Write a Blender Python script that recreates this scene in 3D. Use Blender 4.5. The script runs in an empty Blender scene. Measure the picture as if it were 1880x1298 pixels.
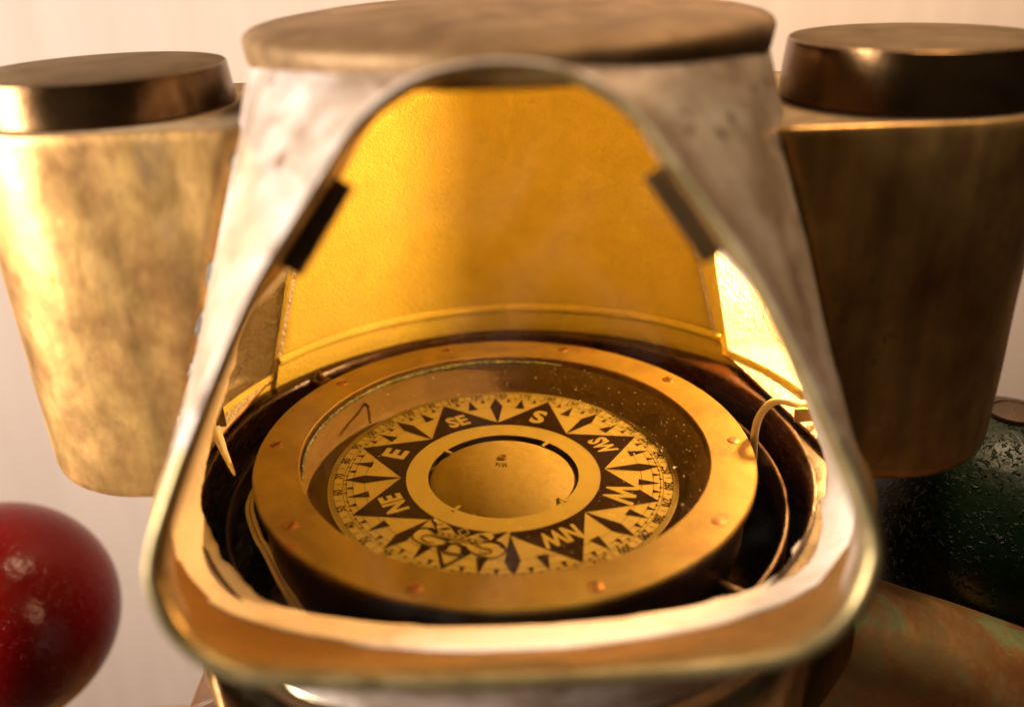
import bpy, bmesh, math, random
from mathutils import Vector, Matrix, noise as mnoise
random.seed(7)
sc = bpy.context.scene
col = sc.collection
R = math.radians
sin, cos, pi = math.sin, math.cos, math.pi

# ------------------------------------------------------------------ camera
PITCH, ROLL = R(25.4), R(2.0)
fw = Vector((0, cos(PITCH), -sin(PITCH)))
up0 = Vector((0, sin(PITCH), cos(PITCH)))
rt0 = Vector((1, 0, 0))
rt = rt0*cos(ROLL) - up0*sin(ROLL)
up = up0*cos(ROLL) + rt0*sin(ROLL)
cam_d = bpy.data.cameras.new('camera')
cam = bpy.data.objects.new('camera', cam_d)
col.objects.link(cam)
m = Matrix((rt, up, -fw)).transposed().to_4x4()
m.translation = Vector((0.00492, -0.37879, 0.22808))
cam.matrix_world = m
cam_d.sensor_width = 36.0
cam_d.lens = 1650/1880*36
cam_d.clip_start = 0.01
cam_d.clip_end = 50
cam_d.dof.use_dof = True
cam_d.dof.focus_distance = 0.455
cam_d.dof.aperture_fstop = 2.9
sc.camera = cam

# ------------------------------------------------------------------ light
w = bpy.data.worlds.new('World'); sc.world = w; w.use_nodes = True
bg = w.node_tree.nodes['Background']
bg.inputs[0].default_value = (1.0, .80, .60, 1); bg.inputs[1].default_value = 0.024

def area(name, loc, target, size, power, color, size_y=None, spread=180):
    l = bpy.data.lights.new(name, 'AREA'); l.energy = power; l.color = color
    l.shape = 'RECTANGLE'; l.size = size; l.size_y = size_y or size; l.spread = R(spread)
    o = bpy.data.objects.new(name, l); col.objects.link(o)
    o.location = loc
    o.rotation_euler = (Vector(target)-Vector(loc)).to_track_quat('-Z', 'Y').to_euler()
    return o
area('window_light', (-1.20, -0.50, 0.36), (-.1, 0, -.05), .50, 47, (1.0, .92, .87), .9, 130)
area('ceiling_lamp', (0.42, 0.20, 1.20), (0.28, .62, .30), .32, 16, (1.0, .70, .40), None, 100)
area('ceiling_lamp', (0.60, -0.50, 1.45), (0.20, .0, -.1), .25, 4.5, (1.0, .76, .50))

sc.view_settings.view_transform = 'Standard'
sc.view_settings.look = 'None'
sc.view_settings.exposure = 0
sc.view_settings.gamma = 1
sc.cycles.max_bounces = 8
sc.cycles.diffuse_bounces = 6
sc.cycles.glossy_bounces = 3
sc.cycles.transparent_max_bounces = 8
sc.cycles.sample_clamp_indirect = 6
sc.cycles.caustics_reflective = False
sc.cycles.caustics_refractive = False

# ------------------------------------------------------------------ materials
def newmat(name):
    mt = bpy.data.materials.new(name); mt.use_nodes = True
    nt = mt.node_tree
    return mt, nt, nt.nodes['Principled BSDF']

def surf_mat(name, cols, scale=30, rough=(.35, .55), metal=0.0, bump=0.0, bscale=200, stretch=(1, 1, 1),
             detail=4, coat=0.0, contrast=(.3, .7), dots=None, spec=.5, bdist=.001, warp=.6, bwarp=0.0, streak=None):
    """colours spread by two layered noises, uneven gloss and a fine relief"""
    mt, nt, p = newmat(name)
    N, L = nt.nodes, nt.links
    tc = N.new('ShaderNodeTexCoord'); mp = N.new('ShaderNodeMapping')
    mp.inputs['Scale'].default_value = stretch
    L.new(tc.outputs['Object'], mp.inputs[0])
    n1 = N.new('ShaderNodeTexNoise'); n1.inputs['Scale'].default_value = scale
    n1.inputs['Detail'].default_value = detail; n1.inputs['Roughness'].default_value = .62
    n1.inputs['Distortion'].default_value = warp
    L.new(mp.outputs[0], n1.inputs['Vector'])
    rp = N.new('ShaderNodeValToRGB')
    k = len(cols)
    els = rp.color_ramp.elements
    lo, hi = contrast
    els[0].position = lo; els[1].position = hi
    els[0].color = (*cols[0], 1); els[1].color = (*cols[-1], 1)
    for i in range(1, k-1):
        e = els.new(lo+(hi-lo)*i/(k-1)); e.color = (*cols[i], 1)
    L.new(n1.outputs['Fac'], rp.inputs[0])
    out = rp.outputs[0]
    if dots:
        dcol, dscale, dth = dots
        n3 = N.new('ShaderNodeTexNoise'); n3.inputs['Scale'].default_value = dscale; n3.inputs['Detail'].default_value = 4
        n3.inputs['Roughness'].default_value = .7
        L.new(mp.outputs[0], n3.inputs['Vector'])
        r3 = N.new('ShaderNodeValToRGB'); r3.color_ramp.elements[0].position = dth; r3.color_ramp.elements[1].position = dth+.08
        L.new(n3.outputs['Fac'], r3.inputs[0])
        mx = N.new('ShaderNodeMix'); mx.data_type = 'RGBA'
        L.new(r3.outputs[0], mx.inputs['Factor']); L.new(out, mx.inputs[6]); mx.inputs[7].default_value = (*dcol, 1)
        out = mx.outputs[2]
    if streak:      # runs of tarnish down the metal
        sm = N.new('ShaderNodeMapping'); sm.inputs['Scale'].default_value = (1, 1, .05)
        L.new(tc.outputs['Object'], sm.inputs[0])
        ns = N.new('ShaderNodeTexNoise'); ns.inputs['Scale'].default_value = streak[0]; ns.inputs['Detail'].default_value = 3
        L.new(sm.outputs[0], ns.inputs['Vector'])
        sr = N.new('ShaderNodeMapRange'); sr.inputs[1].default_value = .35; sr.inputs[2].default_value = .65
        sr.inputs[3].default_value = streak[1]; sr.inputs[4].default_value = 1.0
        L.new(ns.outputs['Fac'], sr.inputs[0])
        ml = N.new('ShaderNodeMix'); ml.data_type = 'RGBA'; ml.blend_type = 'MULTIPLY'; ml.inputs['Factor'].default_value = 1
        L.new(out, ml.inputs[6]); L.new(sr.outputs[0], ml.inputs[7]); out = ml.outputs[2]
    L.new(out, p.inputs['Base Color'])
    n2 = N.new('ShaderNodeTexNoise'); n2.inputs['Scale'].default_value = scale*2.3; n2.inputs['Detail'].default_value = 2
    L.new(mp.outputs[0], n2.inputs['Vector'])
    mr = N.new('ShaderNodeMapRange'); mr.inputs[1].default_value = .3; mr.inputs[2].default_value = .7
    mr.inputs[3].default_value = rough[0]; mr.inputs[4].default_value = rough[1]
    L.new(n2.outputs['Fac'], mr.inputs[0]); L.new(mr.outputs[0], p.inputs['Roughness'])
    p.inputs['Metallic'].default_value = metal
    p.inputs['Specular IOR Level'].default_value = spec
    p.inputs['Coat Weight'].default_value = coat
    if bump:
        nb = N.new('ShaderNodeTexNoise'); nb.inputs['Scale'].default_value = bscale; nb.inputs['Detail'].default_value = 2; nb.inputs['Distortion'].default_value = bwarp
        L.new(mp.outputs[0], nb.inputs['Vector'])
        bp = N.new('ShaderNodeBump'); bp.inputs['Strength'].default_value = bump; bp.inputs['Distance'].default_value = bdist
        L.new(nb.outputs['Fac'], bp.inputs['Height']); L.new(bp.outputs[0], p.inputs['Normal'])
    return mt

M = {}
M['hood'] = surf_mat('weathered_hood_sheet', [(.19, .12, .072), (.38, .285, .21), (.56, .485, .42)], 30, (.34, .48), .28, .25, 160,
                     dots=((.15, .085, .045), 60, .58), streak=(55, .8))
M['cap'] = surf_mat('hood_top_patina', [(.07, .034, .012), (.14, .078, .030), (.21, .125, .055)], 34, (.5, .62), .45, .25, 140, spec=.2)
M['lamp'] = surf_mat('lamp_brass', [(.22, .095, .036), (.44, .22, .065), (.64, .365, .105), (.55, .33, .18)], 40, (.32, .46), .74, .25, 150,
                     stretch=(1, 1, .7), dots=((.34, .185, .075), 90, .62), contrast=(.20, .80), warp=.1, streak=(70, .62))
M['shoulder'] = surf_mat('shoulder_patina', [(.16, .10, .05), (.26, .18, .10)], 60, (.6, .75), .3, .3, 200, spec=.2)
M['lid'] = surf_mat('lid_brass', [(.06, .028, .010), (.13, .068, .025), (.19, .11, .045)], 20, (.18, .30), .95, .12, 300)
M['lid_top'] = surf_mat('lid_top_patina', [(.055, .031, .013), (.085, .052, .023), (.11, .07, .034)], 30, (.65, .8), .1, .2, 300, spec=.12)
M['frame'] = surf_mat('frame_brass', [(.12, .088, .036), (.20, .148, .06), (.29, .22, .105)], 30, (.34, .5), .8, .2, 200)
M['frame_in'] = surf_mat('frame_inside_brass', [(.17, .085, .018), (.25, .135, .03)], 40, (.5, .65), .35, .2, 200)
M['cream'] = surf_mat('yellowed_cream_paint', [(.72, .60, .095), (.82, .69, .115), (.87, .745, .135)], 45, (.45, .6), 0, .9, 330, contrast=(.25, .75), bdist=.0012, bwarp=2.5)
M['lamp_in'] = surf_mat('rough_white_paint', [(.78, .72, .60), (.88, .86, .82)], 70, (.5, .7), 0, 1.0, 230, bdist=.004, bwarp=2.0)
M['bezel'] = surf_mat('bezel_brass', [(.13, .085, .013), (.21, .14, .022), (.27, .185, .03)], 22, (.5, .62), .35, .35, 600,
                      dots=((.21, .085, .018), 30, .60), bdist=.0004, contrast=(.32, .68), spec=.3)
M['bezel_edge'] = surf_mat('bezel_edge_bronze', [(.10, .055, .02), (.22, .13, .04)], 40, (.3, .5), .8)
M['screw'] = surf_mat('copper_screw', [(.24, .10, .03), (.36, .17, .055)], 300, (.4, .5), .8)
M['slot'] = surf_mat('screw_slot_dark', [(.03, .015, .006), (.05, .03, .012)], 300, (.5, .6), .3)
M['bowl_in'] = surf_mat('bowl_interior_paint', [(.18, .125, .04), (.24, .17, .06)], 60, (.45, .6), 0, .2, 300)
M['bowl_out'] = surf_mat('bowl_bronze', [(.07, .035, .012), (.16, .085, .03)], 50, (.3, .5), .8, .2, 200)
M['paper'] = surf_mat('card_paper', [(.31, .275, .075), (.365, .325, .09)], 60, (.55, .7), 0, .08, 800, contrast=(.2, .8), bdist=.0002)
M['ink'] = surf_mat('card_ink', [(.014, .007, .003), (.024, .012, .005)], 90, (.7, .8), 0, spec=.05)
M['line'] = surf_mat('card_line_ink', [(.014, .007, .003), (.028, .014, .005)], 90, (.7, .8), 0, spec=.05)
M['dome'] = surf_mat('float_dome_paint', [(.29, .245, .08), (.36, .31, .105)], 160, (.55, .7), 0, .28, 420, bdist=.0005, spec=.15)
M['verdigris'] = surf_mat('verdigris', [(.02, .02, .006), (.09, .10, .03), (.22, .23, .07)], 260, (.5, .7), .1, .8, 500)
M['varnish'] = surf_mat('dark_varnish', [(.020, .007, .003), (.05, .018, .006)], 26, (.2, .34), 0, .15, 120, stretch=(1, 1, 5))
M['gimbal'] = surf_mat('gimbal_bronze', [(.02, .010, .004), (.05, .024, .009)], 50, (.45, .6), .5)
M['pedestal'] = surf_mat('pedestal_brass', [(.20, .12, .05), (.55, .40, .20), (.62, .50, .32)], 14, (.08, .2), 1.0, .1, 120)
M['wood'] = surf_mat('dark_wood', [(.05, .022, .010), (.11, .05, .02)], 30, (.25, .45), 0, .3, 120, stretch=(1, 1, .15))
M['arm'] = surf_mat('copper_arm', [(.22, .09, .03), (.36, .165, .055), (.42, .23, .09), (.34, .29, .13)], 22, (.32, .48), .75, .3, 180,
                    dots=((.30, .32, .15), 26, .56))
M['putty'] = surf_mat('old_white_putty', [(.70, .63, .52), (.82, .77, .68), (.86, .82, .75)], 60, (.55, .75), 0, .5, 260, bdist=.0006)
M['cable'] = surf_mat('cable_sheath', [(.70, .62, .48), (.78, .70, .56)], 60, (.35, .5))
M['tag'] = surf_mat('brass_tag', [(.45, .30, .10), (.60, .42, .16)], 60, (.35, .5), .8)
M['dark'] = surf_mat('dark_bronze', [(.07, .04, .015), (.14, .08, .03)], 60, (.3, .5), .7)
M['solder'] = surf_mat('solder_crust', [(.025, .022, .016), (.08, .078, .06), (.15, .135, .10)], 160, (.6, .8), .1, .8, 300)
M['wall'] = surf_mat('wall_paint', [(.325, .247, .19), (.365, .28, .217)], 5, (.7, .85), 0, .15, 60, stretch=(6, 1, .35), contrast=(.3, .7))
M['floor'] = surf_mat('floor_boards', [(.12, .07, .04), (.2, .12, .07)], 6, (.5, .7), 0)
M['dust'] = surf_mat('dust', [(.8, .74, .6), (.85, .8, .7)], 60, (.7, .8), 0)

def paint_ball(name, c0, c1, rough, bump, bscale, wear=None, cover=(.48, .62)):
    mt, nt, p = newmat(name); N, L = nt.nodes, nt.links
    tc = N.new('ShaderNodeTexCoord')
    n1 = N.new('ShaderNodeTexNoise'); n1.inputs['Scale'].default_value = 16; n1.inputs['Detail'].default_value = 6
    L.new(tc.outputs['Object'], n1.inputs['Vector'])
    rp = N.new('ShaderNodeValToRGB'); rp.color_ramp.elements[0].position = .35; rp.color_ramp.elements[1].position = .7
    rp.color_ramp.elements[0].color = (*c0, 1); rp.color_ramp.elements[1].color = (*c1, 1)
    if wear:
        e = rp.color_ramp.elements.new(.80); e.color = (*wear, 1)
    L.new(n1.outputs['Fac'], rp.inputs[0]); L.new(rp.outputs[0], p.inputs['Base Color'])
    p.inputs['Roughness'].default_value = rough; p.inputs['Specular IOR Level'].default_value = .14
    # blistered paint: sparse pimples over a fine orange peel
    vo = N.new('ShaderNodeTexNoise'); vo.inputs['Scale'].default_value = bscale; vo.inputs['Detail'].default_value = 2.5
    vo.inputs['Roughness'].default_value = .65; vo.inputs['Distortion'].default_value = .4
    L.new(tc.outputs['Object'], vo.inputs['Vector'])
    mr = N.new('ShaderNodeMapRange'); mr.inputs[1].default_value = .56; mr.inputs[2].default_value = .74
    L.new(vo.outputs['Fac'], mr.inputs[0])
    gt = N.new('ShaderNodeTexNoise'); gt.inputs['Scale'].default_value = 30; gt.inputs['Detail'].default_value = 3
    L.new(tc.outputs['Object'], gt.inputs['Vector'])
    g2 = N.new('ShaderNodeMapRange'); g2.inputs[1].default_value = cover[0]; g2.inputs[2].default_value = cover[1]
    L.new(gt.outputs['Fac'], g2.inputs[0])
    mu = N.new('ShaderNodeMath'); mu.operation = 'MULTIPLY'
    L.new(mr.outputs[0], mu.inputs[0]); L.new(g2.outputs[0], mu.inputs[1])
    nf = N.new('ShaderNodeTexNoise'); nf.inputs['Scale'].default_value = 160; nf.inputs['Detail'].default_value = 3
    L.new(tc.outputs['Object'], nf.inputs['Vector'])
    ad = N.new('ShaderNodeMath'); ad.operation = 'MULTIPLY_ADD'; ad.inputs[1].default_value = .5
    L.new(nf.outputs['Fac'], ad.inputs[0]); L.new(mu.outputs[0], ad.inputs[2])
    bp = N.new('ShaderNodeBump'); bp.inputs['Strength'].default_value = bump; bp.inputs['Distance'].default_value = .0012
    L.new(ad.outputs[0], bp.inputs['Height']); L.new(bp.outputs[0], p.inputs['Normal'])
    return mt
M['red'] = paint_ball('blistered_red_paint', (.085, .0012, .0008), (.135, .0022, .0011), .24, .8, 300, wear=(.24, .022, .003), cover=(.44, .64))
M['green'] = paint_ball('blistered_green_paint', (.003, .009, .003), (.005, .015, .004), .36, 1.0, 300, cover=(.30, .52))

def glass_mat(name, refl=.06, tint=(1, 1, 1), rough=.02, haze=0.0):
    mt = bpy.data.materials.new(name); mt.use_nodes = True
    nt = mt.node_tree; N, L = nt.nodes, nt.links; N.clear()
    o = N.new('ShaderNodeOutputMaterial'); mx = N.new('ShaderNodeMixShader')
    t = N.new('ShaderNodeBsdfTransparent'); t.inputs[0].default_value = (*tint, 1)
    g = N.new('ShaderNodeBsdfGlossy'); g.inputs['Roughness'].default_value = rough
    lw = N.new('ShaderNodeLayerWeight'); lw.inputs[0].default_value = .5
    pw = N.new('ShaderNodeMath'); pw.operation = 'POWER'; pw.inputs[1].default_value = 5
    L.new(lw.outputs['Facing'], pw.inputs[0])
    ml = N.new('ShaderNodeMath'); ml.operation = 'MULTIPLY_ADD'; ml.inputs[1].default_value = refl; ml.inputs[2].default_value = refl*.04
    L.new(pw.outputs[0], ml.inputs[0]); L.new(ml.outputs[0], mx.inputs[0])
    L.new(t.outputs[0], mx.inputs[1]); L.new(g.outputs[0], mx.inputs[2]); last = mx
    if haze:        # pale noisy film: smudges plus a faint reflection put into the colour
        tc = N.new('ShaderNodeTexCoord'); nz = N.new('ShaderNodeTexNoise'); nz.inputs['Scale'].default_value = 26
        nz.inputs['Detail'].default_value = 4; nz.inputs['Distortion'].default_value = 1.2
        L.new(tc.outputs['Object'], nz.inputs['Vector'])
        mr = N.new('ShaderNodeMapRange'); mr.inputs[1].default_value = .52; mr.inputs[2].default_value = .8
        mr.inputs[3].default_value = 0; mr.inputs[4].default_value = haze*1.6
        L.new(nz.outputs['Fac'], mr.inputs[0])
        df = N.new('ShaderNodeBsdfDiffuse'); df.inputs[0].default_value = (.6, .55, .48, 1)
        m2 = N.new('ShaderNodeMixShader'); L.new(mr.outputs[0], m2.inputs[0]); L.new(mx.outputs[0], m2.inputs[1]); L.new(df.outputs[0], m2.inputs[2])
        last = m2
    L.new(last.outputs[0], o.inputs[0])
    return mt
M['pane'] = glass_mat('window_glass', .5, (.985, .98, .965), .05, .008)
M['compass_glass'] = glass_mat('compass_glass', .14, (.97, .95, .9), .03)

def emit_mat(name, c, s):
    mt = bpy.data.materials.new(name); mt.use_nodes = True
    nt = mt.node_tree; N, L = nt.nodes, nt.links; N.clear()
    o = N.new('ShaderNodeOutputMaterial'); e = N.new('ShaderNodeEmission')
    e.inputs[0].default_value = (*c, 1); e.inputs[1].default_value = s
    L.new(e.outputs[0], o.inputs[0]); return mt
M['bulb'] = emit_mat('glowing_bulb', (1.0, .508, .165), 1700)

# ------------------------------------------------------------------ mesh helpers
def mesh_obj(name, verts, faces, mats, parent=None, off=(0, 0, 0), smooth=True, fmats=None):
    me = bpy.data.meshes.new(name)
    me.from_pydata([tuple(v) for v in verts], [], faces)
    if not isinstance(mats, (list, tuple)): mats = [mats]
    for k in mats: me.materials.append(M[k] if isinstance(k, str) else k)
    if fmats: me.polygons.foreach_set('material_index', fmats)
    if smooth: me.polygons.foreach_set('use_smooth', [True]*len(me.polygons))
    me.update()
    o = bpy.data.objects.new(name, me); col.objects.link(o)
    o.location = off
    if parent: o.parent = parent
    return o
def sharp(o, deg=35):
    o.data.set_sharp_from_angle(angle=R(deg)); return o
def tag(o, label=None, cat=None, group=None, kind=None):
    if label: o['label'] = label
    if cat: o['category'] = cat
    if group: o['group'] = group
    if kind: o['kind'] = kind
    return o
def empty(name, loc, label, cat, group=None):
    o = bpy.data.objects.new(name, None); col.objects.link(o); o.location = loc; o.empty_display_size = .02
    return tag(o, label, cat, group)
def orient(o, ref):
    """turn all faces so that they look away from ref(point)"""
    me = o.data; s = 0
    for p in me.polygons: s += p.normal.dot(Vector(p.center)-ref(Vector(p.center)))*p.area
    if s < 0:
        me.flip_normals()
    return o
def solid(o, t, off=-1, inner=None):
    md = o.modifiers.new('thickness', 'SOLIDIFY'); md.thickness = t; md.offset = off
    if inner is not None:
        md.material_offset = inner; md.material_offset_rim = 0
    return o
def lathe(prof, seg=96, sx=1, sy=1, c=(0, 0), close=False):
    v, f = [], []
    n = len(prof)
    for i in range(seg):
        a = 2*pi*i/seg
        for r, z in prof: v.append((c[0]+r*sx*cos(a), c[1]+r*sy*sin(a), z))
    for i in range(seg):
        j = (i+1) % seg
        for k in range(n-1 if not close else n):
            l = (k+1) % n
            f.append((i*n+k, j*n+k, j*n+l, i*n+l))
    return v, f
def tube(pts, r, seg=10, caps=True):
    v, f = [], []
    P = [Vector(p) for p in pts]; n = len(P)
    rr = r if isinstance(r, (list, tuple)) else [r]*n
    prev = None
    for i, p in enumerate(P):
        t = (P[min(i+1, n-1)]-P[max(i-1, 0)]).normalized()
        a = prev if prev else (Vector((0, 0, 1)) if abs(t.z) < .9 else Vector((1, 0, 0)))
        a = (a-t*a.dot(t)).normalized(); prev = a; b = t.cross(a)
        for k in range(seg):
            th = 2*pi*k/seg; v.append(p+(a*cos(th)+b*sin(th))*rr[i])
    for i in range(n-1):
        for k in range(seg):
            l = (k+1) % seg
            f.append((i*seg+k, i*seg+l, (i+1)*seg+l, (i+1)*seg+k))
    if caps:
        f.append(tuple(range(seg))[::-1]); f.append(tuple((n-1)*seg+k for k in range(seg)))
    return v, f
def spline(pts, n, closed=False):
    P = [Vector(p) for p in pts]; m = len(P); out = []
    segs = m if closed else m-1
    for s in range(segs):
        if closed: p0, p1, p2, p3 = P[(s-1) % m], P[s], P[(s+1) % m], P[(s+2) % m]
        else: p0, p1, p2, p3 = P[max(s-1, 0)], P[s], P[s+1], P[min(s+2, m-1)]
        for k in range(n):
            t = k/n
            out.append(.5*((2*p1)+(p2-p0)*t+(2*p0-5*p1+4*p2-p3)*t*t+(3*p1-p0-3*p2+p3)*t**3))
    if not closed: out.append(P[-1])
    return out
def boxv(x0, x1, y0, y1, z0, z1):
    v = [(x0, y0, z0), (x1, y0, z0), (x1, y1, z0), (x0, y1, z0), (x0, y0, z1), (x1, y0, z1), (x1, y1, z1), (x0, y1, z1)]
    return v, [(3, 2, 1, 0), (4, 5, 6, 7), (0, 1, 5, 4), (1, 2, 6, 5), (2, 3, 7, 6), (3, 0, 4, 7)]
def bevel(o, wd, seg=2):
    md = o.modifiers.new('bevel', 'BEVEL'); md.width = wd; md.segments = seg; md.limit_method = 'ANGLE'; md.angle_limit = R(40)
    return o
class Join:
    def __init__(s): s.v, s.f = [], []
    def add(s, v, f):
        b = len(s.v); s.v += [tuple(x) for x in v]; s.f += [tuple(i+b for i in q) for q in f]

# ------------------------------------------------------------------ setting: wall and floor
WALLY = 0.60
o = mesh_obj('wall', [(-2.2, WALLY, -1), (2.2, WALLY, -1), (2.2, WALLY, 1.8), (-2.2, WALLY, 1.8)], [(0, 1, 2, 3)], 'wall', smooth=False); o['kind'] = 'structure'
o = mesh_obj('floor', [(-2.2, -1.6, -1), (2.2, -1.6, -1), (2.2, WALLY, -1), (-2.2, WALLY, -1)], [(0, 1, 2, 3)], 'floor', smooth=False); o['kind'] = 'structure'

# ------------------------------------------------------------------ hood surface
H = 0.188
HX = 0.003
def hrx(t): return .160 + (.1035-.160)*t
def hry(t): return .150 + (.1035-.150)*t
def hyc(t): return .016*t
def hxc(t): return HX + .0050*t
def hsurf(th, t, d=0.0):
    return Vector((hxc(t)+(hrx(t)-d)*sin(th), hyc(t)-(hry(t)-d)*cos(th), t*H))
def hinside(p):
    t = p.z/H
    return ((p.x-hxc(t))/hrx(t))**2 + ((p.y-hyc(t))/hry(t))**2 - 1
def hparam(p):
    t = p.z/H
    return math.atan2((p.x-hxc(t))/hrx(t), -(p.y-hyc(t))/hry(t)), t

hood = empty('binnacle_hood', (HX, 0, -.0185), 'worn brass binnacle hood with rounded triangular window over the compass', 'binnacle hood')
HOFF = -Vector(hood.location)

# window loop in the window plane (x, s)
half = [(0, .1896), (.018, .1875), (.031, .182), (.0435, .172), (.053, .159), (.067, .139), (.078, .122), (.094, .0895),
        (.106, .0615), (.1115, .045), (.1115, .033), (.105, .0185), (.093, .008), (.0765, .0028), (.042, .0003), (0, -.0005)]
half = [(x*1.012, (s_-.09)*1.008+.0895) for x, s_ in half]
loop2 = half + [(-x, s) for x, s in half[-2:0:-1]]
loop2 = spline([(x, s, 0) for x, s in loop2], 8, True)
WB = Vector((HX, -.1742, .018))
we = Vector((0, .38075, .92468)); wn = Vector((0, .92468, -.38075))
NL = len(loop2)
def inset(loop, d, dtop=None):
    out = []
    for i in range(NL):
        t = (loop[(i+1) % NL]-loop[i-1]).normalized()
        nrm = Vector((-t.y, t.x, 0))
        c = Vector((0, .08, 0))-loop[i]
        if nrm.dot(c) < 0: nrm = -nrm
        k_ = max(0, min(1, (loop[i].y-.03)/.12))
        out.append(loop[i]+nrm*(d if dtop is None else d+(dtop-d)*k_))
    return out
def wp(q, depth=0): return WB + Vector((q.x, 0, 0)) + we*q.y + wn*depth
def reach(q):
    """follow the flaring collar from the lip back to the hood"""
    s = q.y
    wgt = max(0, min(1, (.17-s)/.06))
    lo, hi = 0.0, .16
    def at(d):
        k = wgt*min(1, d/.07)
        p = wp(q, d)
        p.x += q.x*.30*k
        p += we*(-.0035*max(0, min(1, (.09-s)/.06))*min(1, d/.03)) 
        p += we*(.0065*max(0, min(1, (s-.135)/.03))*min(1, d/.010))
        if p.z > H-.0028: p.z = H-.0028
        return p
    for _ in range(50):
        md = (lo+hi)/2
        if hinside(at(md)) > 0: lo = md
        else: hi = md
    return at(lo), at, lo
lip_in = inset(loop2, .0060, .0034)
lip_out = loop2
back_in = [reach(q)[0] for q in lip_in]
hole = [hparam(p) for p in back_in]

# window frame: rolled lip, outer wall and inner collar
v, f, fm = [], [], []
PROF = []
inset_mid = inset(loop2, .0012)
lipr = .0026
for i in range(NL):
    qo, qi = lip_out[i], lip_in[i]
    po, ato, do = reach(qo)
    pi_, ati, di = reach(qi)
    mid = (qo+qi)/2
    sec = [wp(inset_mid[i], .012), wp(inset_mid[i], .009), wp(qo, .006)]
    for k in range(9):          # half round of the rolled lip
        a = pi*k/8
        q = mid + (qo-mid)*cos(a)
        sec.append(wp(q, .0030-.0034*sin(a)))
    sec += [wp(qi, .004), wp(qi, .007), ati(di*.35), ati(di*.7), ati(di+.0005)]
    PROF.append(sec)
ns = len(PROF[0])
for s_ in PROF: v += s_
for i in range(NL):
    j = (i+1) % NL
    for k in range(ns-1):
        f.append((i*ns+k, i*ns+k+1, j*ns+k+1, j*ns+k)); fm.append(1 if k >= 13 else (2 if (k < 7 and loop2[i].y > .075) else 0))
frame = mesh_obj('window_frame', v, f, ['frame', 'frame_in', 'hood'], hood, HOFF, fmats=fm)

# hood shell, front panel lofted from the window opening to a rectangle in (angle, height)
TH1 = R(80); T0 = -.018/H; TC = .45
def rect_hit(th, t):
    dx, dy = th, t-TC
    ks = []
    if abs(dx) > 1e-9: ks.append(TH1/abs(dx))
    if dy > 1e-9: ks.append((1-TC)/dy)
    if dy < -1e-9: ks.append((T0-TC)/dy)
    k = min(ks); return [dx*k, TC+dy*k]
rect = [rect_hit(*h) for h in hole]
for cx_ in (-TH1, TH1):
    for ct in (T0, 1.0):
        b = min(range(NL), key=lambda i: ((rect[i][0]-cx_))**2+((rect[i][1]-ct))**2)
        rect[b] = [cx_, ct]
K = 12
v, f = [], []
for i in range(NL):
    for k in range(K+1):
        a = (k/K)**1.2
        v.append(hsurf(hole[i][0]*(1-a)+rect[i][0]*a, hole[i][1]*(1-a)+rect[i][1]*a))
for i in range(NL):
    j = (i+1) % NL
    for k in range(K):
        f.append((i*(K+1)+k, j*(K+1)+k, j*(K+1)+k+1, i*(K+1)+k+1))
# side and back walls with an opening into each lamp housing
OPR = 127
ths = [80, 84] + [84+(OPR-84)*i/8 for i in range(1, 9)] + [OPR+(238-OPR)*i/24 for i in range(1, 25)] + [238+(276-238)*i/8 for i in range(1, 9)] + [280]
zs = [-.018, -.008, .003] + [.003+(.150-.003)*i/10 for i in range(1, 11)] + [.162, .175, H]
b = len(v); nz = len(zs)
for th in ths:
    for z in zs: v.append(hsurf(R(th), z/H))
for i in range(len(ths)-1):
    for k in range(nz-1):
        mt_, mz = (ths[i]+ths[i+1])/2, (zs[k]+zs[k+1])/2
        if (84 < mt_ < OPR or 238 < mt_ < 276) and .003 < mz < .150: continue
        f.append((b+i*nz+k, b+(i+1)*nz+k, b+(i+1)*nz+k+1, b+i*nz+k+1))
shell = mesh_obj('hood_shell', v, f, ['hood', 'cream'], hood, HOFF)
orient(shell, lambda c: Vector((HX, .01, c.z)))
bmm = bmesh.new(); bmm.from_mesh(shell.data); bmesh.ops.recalc_face_normals(bmm, faces=bmm.faces); bmm.to_mesh(shell.data); bmm.free()
orient(shell, lambda c: Vector((HX, .01, c.z)))
solid(shell, .0007, -1, 1)

# outer front panel: sheet drawn from the window lip back to the sides, the cap and the foot
TH2 = R(72)
def rect2(th, t):
    dx, dy = th, t-TC
    ks = []
    if abs(dx) > 1e-9: ks.append(TH2/abs(dx))
    if dy > 1e-9: ks.append((1-TC)/dy)
    if dy < -1e-9: ks.append((T0-TC)/dy)
    k = min(ks); return [dx*k, TC+dy*k]
lip_par = []
for q in loop2:
    p = wp(q, .004)
    lip_par.append((math.atan2((p.x-HX)/.128, .128/.128*1.0)*1.25, p.z/H))
rc2 = [rect2(*h) for h in lip_par]
for cx_ in (-TH2, TH2):
    for ct in (T0, 1.0):
        b = min(range(NL), key=lambda i: ((rc2[i][0]-cx_))**2+((rc2[i][1]-ct))**2)
        rc2[b] = [cx_, ct]
v, f = [], []; K2 = 14
for i in range(NL):
    p0 = wp(loop2[i], .0035); p1 = hsurf(rc2[i][0], rc2[i][1], -.0006)
    for k in range(K2+1):
        a = k/K2
        p = p0.lerp(p1, a)
        v.append(p + Vector((p.x, p.y, 0)).normalized()*.0012*sin(pi*a)*mnoise.noise(p*30))
for i in range(NL):
    j = (i+1) % NL
    for k in range(K2): f.append((i*(K2+1)+k, j*(K2+1)+k, j*(K2+1)+k+1, i*(K2+1)+k+1))
fp = mesh_obj('front_panel', v, f, 'hood', hood, HOFF)
orient(fp, lambda c: Vector((HX, .02, c.z)))

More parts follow.
